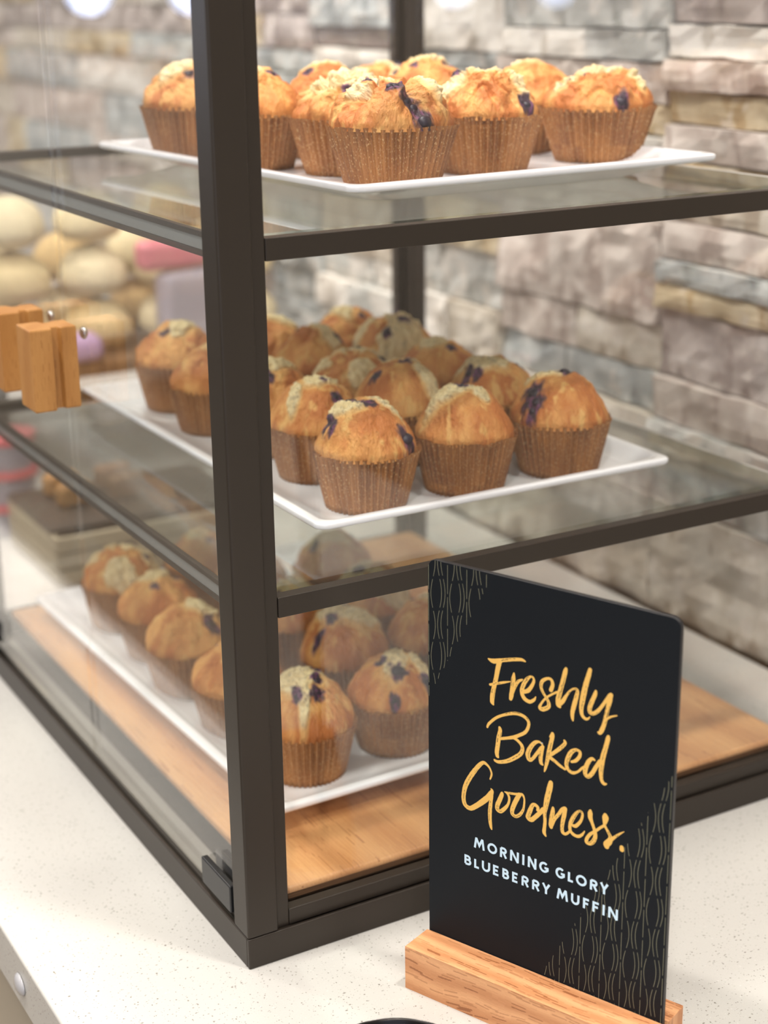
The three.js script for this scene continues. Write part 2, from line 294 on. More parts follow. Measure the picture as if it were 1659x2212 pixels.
    part('handle_screw', new THREE.SphereGeometry(0.0042, 16, 12).scale(0.6, 1, 1).translate(0.0125, 0.336, hz + 0.002), M.steel, d, 'chrome screw cap');
    const hzz = first ? -0.044 : -0.525;
    for (const hy of [0.036, 0.635]) part('hinge', join(box(-0.0005, 0.0040, hy - 0.010, hy + 0.008, hzz - 0.021, hzz + 0.021, 0.001), box(0.0090, 0.0125, hy - 0.010, hy + 0.010, hzz - 0.021, hzz + 0.021, 0.001)), M.blackPlastic, d, 'black glass door hinge');
  }
}

// ---------------------------------------------------------------- platters
function platter(w, l, h, cr) {
  const rings = [], n = 10;
  const ring = (inset, y, rr) => {
    const a = w / 2 - inset, b = l / 2 - inset, r = Math.max(0.001, Math.min(rr, a - 0.001, b - 0.001)), pts = [];
    for (const [cx, cz, a0] of [[a - r, b - r, 0], [-(a - r), b - r, 1], [-(a - r), -(b - r), 2], [a - r, -(b - r), 3]]) for (let i = 0; i <= n; i++) { const t = (a0 + i / n) * Math.PI / 2; pts.push([cx + Math.cos(t) * r, y, cz + Math.sin(t) * r]); }
    rings.push(pts);
  };
  const fl = 0.006;
  ring(0.12, 0.0020, 0.01); ring(0.046, 0.0020, 0.012); ring(0.0445, 0.0002, 0.012); ring(0.0415, 0.0, 0.013); ring(0.039, 0.0012, 0.013); ring(0.030, 0.0045, 0.012); ring(0.016, h * 0.62, 0.011); ring(0.0032, h - 0.0052, cr); ring(0.0006, h - 0.0042, cr); ring(0, h - 0.0032, cr); ring(0, h - 0.0012, cr); ring(0.0008, h - 0.0003, cr); ring(0.0022, h, cr); ring(0.0052, h, cr); ring(0.0068, h - 0.0005, cr); ring(0.0085, h - 0.0018, cr); ring(0.017, h - (h - fl) * 0.62, 0.011); ring(0.028, fl + 0.0012, 0.012); ring(0.034, fl + 0.0001, 0.012); ring(0.042, fl, 0.012); ring(0.12, fl, 0.01);
  const pos = [], idx = [], m = rings[0].length;
  rings.forEach(r => r.forEach(p => pos.push(...p)));
  for (let k = 0; k < rings.length - 1; k++) for (let i = 0; i < m; i++) { const j = (i + 1) % m, a = k * m + i, b = k * m + j, e = a + m, f = b + m; idx.push(a, b, e, b, f, e); }
  const c0 = pos.length / 3; pos.push(0, 0.002, 0); const c1 = c0 + 1; pos.push(0, fl, 0); const q = (rings.length - 1) * m;
  for (let i = 0; i < m; i++) { const j = (i + 1) % m; idx.push(c0, j, i, c1, q + i, q + j); }
  const g = new THREE.BufferGeometry(); g.setAttribute('position', new THREE.Float32BufferAttribute(pos, 3)); g.setIndex(idx); g.computeVertexNormals();
  const nn = g.attributes.normal; let bad = nn.getY(c1) < 0; if (bad) { for (let i = 0; i < idx.length; i += 3) [idx[i], idx[i + 1]] = [idx[i + 1], idx[i]]; g.setIndex(idx); g.computeVertexNormals(); }
  return g;
}
function placePlatter(w, l, h, corner, turn, y, label) {   // corner = near left corner of the rim
  const g = platter(w, l, h, 0.008), o = new THREE.Mesh(g, M.porcelain); o.name = numbered('platter'); o.castShadow = o.receiveShadow = true; scene.add(o);
  const cx = w / 2, cz = -l / 2, co = Math.cos(turn), si = Math.sin(turn);
  o.position.set(corner[0] + cx * co + cz * si, y, corner[1] - cx * si + cz * co); o.rotation.y = turn; tag(o, label, 'platter', 'white platters in the case'); delete o.userData.group;
}
placePlatter(0.284, 0.362, 0.016, [0.109, -0.055], 0.055, S1, 'white rectangular porcelain platter on the top glass shelf');
placePlatter(0.268, 0.415, 0.019, [0.081, -0.053], 0.0, S2, 'white rectangular porcelain platter on the lower glass shelf');
placePlatter(0.268, 0.450, 0.019, [0.055, -0.074], 0.025, S0, 'white rectangular porcelain platter on the wooden case floor');
// ---------------------------------------------------------------- muffins
const crumbBump = dataTex(256, 256, (u, v) => { const n = 128 + tnoise(u, v, 14, 31, 4) * 190; return [n, n, n]; }, false); crumbBump.repeat.set(4, 4);
const wrapTex = dataTex(1024, 256, (u, v, x, y) => {
  const blot = tnoise(u, v * 0.25, 10, 51, 4), fib = hash3(Math.floor(u * 520), Math.floor(v * 90 + hash3(Math.floor(u * 520), 2, 5) * 9), 53), g = (hash3(x, y, 54) - 0.5) * 20;
  let c = lerp3([164, 108, 55], [130, 80, 40], clamp(0.5 + blot * 1.2)); c = lerp3(c, [178, 124, 68], fib > 0.75 ? 0.5 : 0); c = lerp3(c, [226, 198, 148], fib > 0.96 ? 0.85 : 0); c = lerp3(c, [112, 66, 34], fib < 0.08 ? 0.4 : 0);
  return [c[0] + g, c[1] + g, c[2] + g * 0.8];
});
M.wrapper = std(0xffffff, 0.55, 0, { map: wrapTex, side: THREE.DoubleSide });
function wrapperGeo(R, rb, h, seed) {
  const n = 46, seg = n * 5, rows = 9, pos = [], uv = [], idx = [];
  for (let j = 0; j <= rows; j++) for (let i = 0; i <= seg; i++) {
    const v = j / rows, th = i / seg * Math.PI * 2, ph = (i / 5) % 1, tri = 1 - 4 * Math.abs(ph - 0.5), jit = noise(Math.cos(th) * 5 + seed, Math.sin(th) * 5, 3);
    const r = mix(rb, R, Math.pow(v, 0.9)) + Math.sign(tri) * Math.pow(Math.abs(tri), 0.8) * 0.0021 * (0.4 + 0.6 * v) * (1 + 0.5 * jit) + 0.0012 * noise(Math.cos(th) * 2 + seed, Math.sin(th) * 2, 7) * v + (v > 0.95 ? 0.0004 : 0);
    const y = h * v + (v > 0.9 ? 0.0010 * noise(Math.cos(th) * 6 + seed, Math.sin(th) * 6, 9) + 0.0004 * tri : 0) - (v === 0 ? 0 : 0);
    pos.push(r * Math.cos(th), Math.max(0, y), r * Math.sin(th)); uv.push(i / seg * 2 + seed % 23 / 23, v * 0.5 + seed * 0.07);
  }
  const W = seg + 1; for (let j = 0; j < rows; j++) for (let i = 0; i < seg; i++) { const a = j * W + i, b = a + 1, c = a + W, d = c + 1; idx.push(a, c, b, b, c, d); }
  const c0 = pos.length / 3; pos.push(0, 0.0004, 0); uv.push(0, 0); for (let i = 0; i < seg; i++) idx.push(c0, i, i + 1);
  const g = new THREE.BufferGeometry(); g.setAttribute('position', new THREE.Float32BufferAttribute(pos, 3)); g.setAttribute('uv', new THREE.Float32BufferAttribute(uv, 2)); g.setIndex(idx); g.computeVertexNormals(); return g;
}
// p = (a, b): disc coordinates of the dome, b towards the side that faces the photograph, length 1 at the rim
function makeMuffin(o, root) {
  const { seed, R, rb, hw, H, tears = [], berries = [], crag = 0.5, level = -9, size = 320, res = [72, 144], tone = 0, peak = 2.7 } = o;
  const Hd = H - hw + 0.002;
  const tearMask = (a, b) => {
    const w = 0.34 * fbm2(a * 4 + seed, b * 4, seed + 2, 3); let m = level < -5 ? 0 : smooth(-0.05, 0.07, fbm2(a * 1.9 + seed * 3.1, b * 1.9, seed, 3) + level + 0.3 * (0.6 - Math.hypot(a, b)));
    for (const [ca, cb, ra, rbb, rot] of tears) { const da = a - ca, db = b - cb, c = Math.cos(rot), s = Math.sin(rot), x = (da * c + db * s) / ra, y = (-da * s + db * c) / rbb; m = Math.max(m, smooth(1.24, 0.76, Math.hypot(x, y) + w)); }
    return m;
  };
  const stain = (a, b) => { let k = 0, f = 9; for (const [ca, cb, sz] of berries) { let d = Math.hypot(a - ca, (b - cb)) / (sz / R * 1.15); if (d > 2.2) continue; if (f === 9) f = 0.8 * fbm2(a * 9 + seed, b * 9, 5, 3); d += f; k = Math.max(k, smooth(1.35, 0.7, d)); } return k; };
  const surf = (s, th) => {
    const a = s * Math.cos(th), b = s * Math.sin(th), t = tearMask(a, b), A = s * Math.PI / 2;
    const rho = Math.pow(s, 0.92), rad = R * (0.975 * rho + 0.035 * smooth(0.6, 0.88, rho) * smooth(1, 0.95, rho)), y = hw - 0.002 + Hd * Math.pow(Math.max(0, 1 - Math.pow(rho, peak)), 0.86);
    const low = 0.0030 * fbm2(a * 2.2 + seed * 5, b * 2.2, seed + 9, 2) * (0.4 + crag), lump = crag * 0.0058 * fbm2(a * 5 + seed, b * 5, seed + 4, 3), edge = 4 * t * (1 - t), gr = -crag * crag * 0.0056 * smooth(0.16, 0, Math.abs(fbm2(a * 2.1 + seed * 2, b * 2.1, seed + 7, 2))) * smooth(1, 0.75, s);
    const crumb = t * (0.0016 * fbm2(a * 13 + seed, b * 13, 1, 3) + 0.0006 * noise2(a * 40, b * 40, seed)), fine = (1 - t) * 0.00055 * fbm2(a * 16, b * 16 + seed, 3, 3);
    const dsp = (low + lump + gr + crumb + fine + t * 0.0013 - edge * 0.0011) * smooth(1.0, 0.86, s) ;
    const nx = Math.sin(A), ny = Math.cos(A);
    return [(rad + dsp * nx) * Math.cos(th), y + dsp * (ny * 0.9 + 0.1), (rad + dsp * nx) * Math.sin(th)];
  };
  const [ns, nt] = res, pos = [], uv = [], idx = [];
  for (let j = 0; j <= ns; j++) for (let i = 0; i <= nt; i++) { const s = Math.max(0.0005, j / ns), th = i / nt * Math.PI * 2; pos.push(...surf(s, th)); uv.push(0.5 + 0.49 * s * Math.cos(th), 0.5 + 0.49 * s * Math.sin(th)); }
  const W = nt + 1; for (let j = 0; j < ns; j++) for (let i = 0; i < nt; i++) { const a = j * W + i, b = a + 1, c = a + W, d = c + 1; idx.push(a, b, c, b, d, c); }
  const g = new THREE.BufferGeometry(); g.setAttribute('position', new THREE.Float32BufferAttribute(pos, 3)); g.setAttribute('uv', new THREE.Float32BufferAttribute(uv, 2)); g.setIndex(idx); g.computeVertexNormals();
  { const nn = g.attributes.normal; for (let j = 0; j <= ns; j++) { const a = j * W, b = a + nt, x = nn.getX(a) + nn.getX(b), y = nn.getY(a) + nn.getY(b), z = nn.getZ(a) + nn.getZ(b), l = Math.hypot(x, y, z) || 1; nn.setXYZ(a, x / l, y / l, z / l); nn.setXYZ(b, x / l, y / l, z / l); } }
  const map = dataTex(size, size, (u, v, x, y) => {
    const a = (u - 0.5) / 0.49, b = (v - 0.5) / 0.49, t = tearMask(a, b), n = fbm2(a * 3.2 + seed, b * 3.2, seed + 6, 4), f = (hash3(x, y, seed) - 0.5) * 12;
    let c = lerp3([226, 164, 92], [190, 112, 50], clamp(0.5 + n * 1.4 + tone)); c = lerp3(c, [232, 186, 112], 0.7 * smooth(0.15, 0.5, fbm2(a * 6, b * 6 + seed, 8, 3)) * (1 - t));
    const cr = fbm2(a * 11 + seed, b * 11, 12, 3); let p = lerp3([240, 220, 172], [224, 198, 146], clamp(0.5 + cr * 1.4)); p = lerp3(p, [170, 152, 120], 0.55 * smooth(0.22, 0.42, fbm2(a * 15, b * 15 + seed, 14, 3)));
    c = lerp3(c, p, t); const e = 4 * t * (1 - t); c = lerp3(c, [226, 172, 98], 0.5 * e);
    const k = stain(a, b); c = lerp3(c, fbm2(a * 20, b * 20, 2, 2) > 0.15 ? [96, 48, 92] : [48, 30, 52], 0.92 * k);
    return [c[0] + f, c[1] + f, c[2] + f];
  }, true, THREE.ClampToEdgeWrapping);
  part('wrapper', wrapperGeo(R, rb, hw, seed), M.wrapper, root, 'brown pleated paper cup');
  part('dome', g, std(0xffffff, 0.62, 0, { map, bumpMap: crumbBump, bumpScale: 0.0009 }), root, 'golden crust split over pale crumb');
  const q = rng(seed * 91 + 3);
  for (const [ca, cb, sz, sink = 0.45] of berries) {
    const s = Math.min(0.985, Math.hypot(ca, cb)), th = Math.atan2(cb, ca), P = surf(s, th), A = s * Math.PI / 2, bg = new THREE.SphereGeometry(sz, 18, 14), bp = bg.attributes.position;
    for (let i = 0; i < bp.count; i++) { const k = 1 + 0.16 * fbm(bp.getX(i) / sz * 1.6 + seed, bp.getY(i) / sz * 1.6, bp.getZ(i) / sz * 1.6, 3); bp.setXYZ(i, bp.getX(i) * k * (0.95 + q() * 0.0), bp.getY(i) * k * 0.82, bp.getZ(i) * k); }
    bg.computeVertexNormals(); bg.translate(P[0] - Math.sin(A) * Math.cos(th) * sz * sink, P[1] - Math.cos(A) * sz * sink, P[2] - Math.sin(A) * Math.sin(th) * sz * sink);
    part('blueberry', bg, M.berry, root);
  }
  return root;
}
const FACE = -0.516, YT = S1 + 0.0062, YM = S2 + 0.0062, YB = S0 + 0.0062;
const GT = 'blueberry muffins on the top platter', GM = 'blueberry muffins on the middle platter', GB = 'blueberry muffins on the bottom platter';
function muffinAt(x, y, z, label, group, opts, turn = FACE) { const g = thing('blueberry_muffin', label, 'muffin', [x, y, z], turn, group); return makeMuffin(opts, g); }
// the muffins at the near edge of each platter, one by one
const big = [96, 200];
muffinAt(0.171, YT, -0.118, 'large craggy muffin with a burst berry at its paper rim, top platter corner', GT, { seed: 3, peak: 3.1, tone: 0.15, R: 0.0395, rb: 0.0285, hw: 0.037, H: 0.0635, crag: 0.95, res: big, size: 420, tears: [[-0.28, -0.15, 0.42, 0.26, 0.5], [0.52, -0.05, 0.16, 0.5, -0.35], [-0.5, 0.3, 0.2, 0.14, 0.2]], berries: [[0.06, 0.42, 0.0048, 0.5], [0.27, 0.66, 0.0040, 0.75], [0.52, 0.80, 0.0050, 0.55], [0.40, 0.70, 0.0034, 0.6], [-0.33, 0.05, 0.0032, 0.7], [-0.02, 0.55, 0.0026, 0.6]] });
muffinAt(0.2595, YT, -0.150, 'muffin with orange crust flap over a pale split, beside the large craggy one, top platter', GT, { seed: 8, peak: 2.9, tone: 0.22, R: 0.036, rb: 0.027, hw: 0.037, H: 0.0635, crag: 0.75, res: big, size: 420, tears: [[0.02, -0.2, 0.62, 0.36, 0.1], [0.52, 0.15, 0.2, 0.42, -0.4], [-0.55, 0.2, 0.22, 0.34, 0.3]], berries: [[-0.45, 0.02, 0.0036, 0.65], [0.72, 0.55, 0.0032, 0.6], [0.62, 0.62, 0.0028, 0.6]] });
muffinAt(0.363, YT, -0.166, 'wide lumpy muffin with one berry at its rim, nearest the stone wall, top platter', GT, { seed: 12, peak: 3.2, tone: 0.15, R: 0.039, rb: 0.028, hw: 0.0365, H: 0.0605, crag: 0.85, res: big, size: 420, tears: [[0.05, -0.35, 0.5, 0.28, 0.0], [0.62, 0.1, 0.12, 0.36, -0.2], [-0.6, 0.12, 0.2, 0.3, 0.4]], berries: [[0.30, 0.88, 0.0046, 0.6], [-0.28, -0.05, 0.0030, 0.7], [-0.62, 0.15, 0.003, 0.7]] });
muffinAt(0.182, YT, -0.197, 'pale lumpy muffin tucked behind the large craggy one on the top platter', GT, { seed: 15, peak: 2.9, R: 0.036, rb: 0.026, hw: 0.037, H: 0.0615, crag: 0.9, tears: [[-0.1, 0.1, 0.62, 0.5, 0.2]], berries: [[0.05, 0.62, 0.0028, 0.7]], size: 384 });
muffinAt(0.1445, YM, -0.110, 'muffin with dark burst berries across its top and a berry at its rim, middle platter', GM, { seed: 21, peak: 2.55, tone: 0.14, R: 0.0335, rb: 0.0258, hw: 0.0375, H: 0.069, crag: 0.28, res: big, size: 420, tears: [[-0.34, 0.16, 0.36, 0.22, 0.35], [0.35, -0.02, 0.42, 0.12, 0.45]], berries: [[-0.30, -0.12, 0.0036, 0.75], [-0.12, 0.06, 0.0030, 0.8], [0.06, 0.14, 0.0034, 0.8], [0.16, 0.18, 0.0026, 0.7], [-0.66, 0.22, 0.0036, 0.85], [-0.60, 0.42, 0.0028, 0.85], [0.78, 0.40, 0.0050, 0.35]] });
muffinAt(0.2180, YM, -0.108, 'smooth orange muffin with a pale split near its crown, middle platter front row', GM, { seed: 27, peak: 2.45, tone: 0.16, R: 0.0335, rb: 0.0258, hw: 0.0375, H: 0.0678, crag: 0.2, res: big, size: 420, tears: [[-0.25, 0.12, 0.55, 0.24, -0.25], [0.28, 0.22, 0.22, 0.16, 0.5]], berries: [[-0.05, -0.02, 0.0026, 0.8]] });
muffinAt(0.2935, YM, -0.107, 'muffin with a large purple berry burst on its side, middle platter front row', GM, { seed: 33, peak: 2.5, tone: 0.18, R: 0.0342, rb: 0.026, hw: 0.0375, H: 0.0673, crag: 0.3, res: big, size: 420, tears: [[-0.25, -0.2, 0.42, 0.3, 0.3]], berries: [[-0.56, 0.36, 0.0062, 0.72], [-0.52, 0.56, 0.0050, 0.75], [-0.60, 0.62, 0.0030, 0.6], [0.08, -0.08, 0.0040, 0.65]] });
muffinAt(0.1480, YM, -0.184, 'muffin with a broad pale split beside the corner post, middle platter second row', GM, { seed: 36, R: 0.033, rb: 0.0255, hw: 0.0365, H: 0.0655, crag: 0.3, tears: [[0.12, -0.1, 0.32, 0.5, 0.5], [-0.4, 0.35, 0.16, 0.36, 0.1]], berries: [[0.42, 0.42, 0.0032, 0.6], [0.15, 0.1, 0.002, 0.7]], size: 384 });
muffinAt(0.217, YM, -0.189, 'muffin with two dark berries on a smooth crust, middle platter second row', GM, { seed: 39, tone: 0.12, R: 0.034, rb: 0.0255, hw: 0.0375, H: 0.069, crag: 0.25, tears: [[0.5, 0.25, 0.22, 0.46, -0.5], [0.0, -0.35, 0.5, 0.2, 0.1]], berries: [[0.12, -0.05, 0.0040, 0.7], [-0.50, 0.30, 0.0036, 0.6], [0.62, -0.05, 0.0026, 0.7]], size: 384 });
muffinAt(0.288, YM, -0.182, 'muffin with a red stained berry split in the second row of the middle platter', GM, { seed: 42, R: 0.033, rb: 0.0255, hw: 0.0365, H: 0.0645, crag: 0.3, tears: [[-0.2, 0.1, 0.6, 0.42, 0.3]], berries: [[-0.5, 0.4, 0.0038, 0.8], [-0.35, 0.52, 0.0032, 0.85], [0.55, -0.1, 0.003, 0.7]], size: 384 });
muffinAt(0.109, YB, -0.136, 'muffin with a white crumb split streaked purple beside the corner post, bottom platter', GB, { seed: 48, R: 0.034, rb: 0.0262, hw: 0.0375, H: 0.0704, crag: 0.4, res: big, size: 420, tears: [[-0.12, -0.05, 0.55, 0.5, 0.2], [0.02, 0.55, 0.14, 0.36, 0.0]], berries: [[-0.12, 0.52, 0.0042, 0.8], [0.28, 0.42, 0.0040, 0.85], [0.24, 0.10, 0.0030, 0.8], [0.18, -0.2, 0.003, 0.7]] });
muffinAt(0.182, YB, -0.141, 'muffin with one big round berry in a pale crumb split on the bottom platter', GB, { seed: 54, R: 0.034, rb: 0.0262, hw: 0.0375, H: 0.065, crag: 0.4, res: big, size: 420, tears: [[0.0, 0.1, 0.3, 0.55, 0.1], [0.5, 0.0, 0.2, 0.5, -0.5]], berries: [[0.06, 0.42, 0.0056, 0.5], [-0.28, 0.1, 0.0034, 0.85], [0.66, 0.4, 0.0042, 0.8], [-0.02, 0.88, 0.003, 0.7]] });
muffinAt(0.186, YB, -0.222, 'muffin with a broad pale crumb top dotted with berries, bottom platter second row', GB, { seed: 60, R: 0.034, rb: 0.0262, hw: 0.0375, H: 0.0725, crag: 0.5, tears: [[0.12, -0.05, 0.7, 0.5, 0.0]], berries: [[-0.25, 0.3, 0.0036, 0.6], [-0.55, 0.5, 0.004, 0.7], [0.05, -0.3, 0.003, 0.6]], size: 384 });
muffinAt(0.096, YB, -0.303, 'pale golden muffin with one dark berry on its side, door side of the bottom platter', GB, { seed: 66, R: 0.034, rb: 0.0262, hw: 0.0375, H: 0.067, crag: 0.5, tone: -0.35, tears: [[0.3, -0.2, 0.4, 0.4, 0.2]], berries: [[0.55, 0.35, 0.0048, 0.6]], size: 384 });
// the rest are copies of four more kinds
const kinds = [
  { seed: 101, tears: [[0.1, -0.1, 0.45, 0.3, 0.4]], berries: [[0.3, 0.3, 0.0034, 0.65], [-0.4, 0.1, 0.003, 0.7]], tone: 0.05 },
  { seed: 107, tears: [[-0.2, 0.2, 0.3, 0.5, 0.8]], berries: [[0.1, 0.5, 0.0036, 0.6]], tone: -0.1 },
  { seed: 113, tears: [[0.2, 0.05, 0.25, 0.6, -0.3]], berries: [[-0.3, -0.3, 0.003, 0.6], [0.5, 0.2, 0.0034, 0.7]], tone: 0.15 },
  { seed: 119, level: 0.12, berries: [[0.0, 0.35, 0.0036, 0.7], [-0.5, 0.4, 0.003, 0.7]], tone: 0.0 }];
const rest = [
  ['T', 0.146, -0.264, 0.036, 0.065], ['T', 0.1445, -0.362, 0.036, 0.064], ['T', 0.2240, -0.301, 0.036, 0.0635], ['T', 0.297, -0.352, 0.036, 0.061], ['T', 0.2925, -0.274, 0.035, 0.0665], ['T', 0.360, -0.243, 0.036, 0.0615],
  ['M', 0.150, -0.256, 0.033, 0.0645], ['M', 0.219, -0.262, 0.033, 0.063], ['M', 0.288, -0.254, 0.034, 0.0635], ['M', 0.138, -0.332, 0.033, 0.0615], ['M', 0.226, -0.336, 0.033, 0.066], ['M', 0.296, -0.333, 0.034, 0.069], ['M', 0.143, -0.409, 0.034, 0.0665], ['M', 0.227, -0.413, 0.033, 0.060], ['M', 0.296, -0.410, 0.033, 0.061],
  ['B', 0.254, -0.142, 0.034, 0.061], ['B', 0.099, -0.222, 0.034, 0.064], ['B', 0.256, -0.214, 0.034, 0.0675], ['B', 0.184, -0.305, 0.033, 0.068], ['B', 0.253, -0.298, 0.033, 0.070], ['B', 0.102, -0.377, 0.034, 0.066], ['B', 0.184, -0.382, 0.033, 0.0685], ['B', 0.264, -0.385, 0.034, 0.0695], ['B', 0.099, -0.452, 0.033, 0.068], ['B', 0.176, -0.458, 0.033, 0.0655]];
{
  const q = rng(404), lab = { T: ['golden blueberry muffin in a brown paper cup deeper in on the top platter', GT, YT], M: ['golden blueberry muffin in a brown paper cup deeper in on the middle platter', GM, YM], B: ['golden blueberry muffin in a brown paper cup deeper in on the bottom platter', GB, YB] };
  const made = {};
  rest.forEach(([lv, x, z, R, H], i) => {
    const k = i % 4, [label, group, y] = lab[lv]; let g;
    if (!made[k]) { g = muffinAt(x, y, z, label, group, { R: 0.034, rb: 0.026, hw: 0.0375, H: 0.066, crag: 0.45, size: 320, ...kinds[k] }, 0); made[k] = g; }
    else { g = made[k].clone(); g.name = numbered('blueberry_muffin'); g.position.set(x, y, z); scene.add(g); tag(g, label, 'muffin', group); }
    g.rotation.y = q() * 6.28; g.scale.set(R / 0.034, H / 0.066, R / 0.034);
  });
}

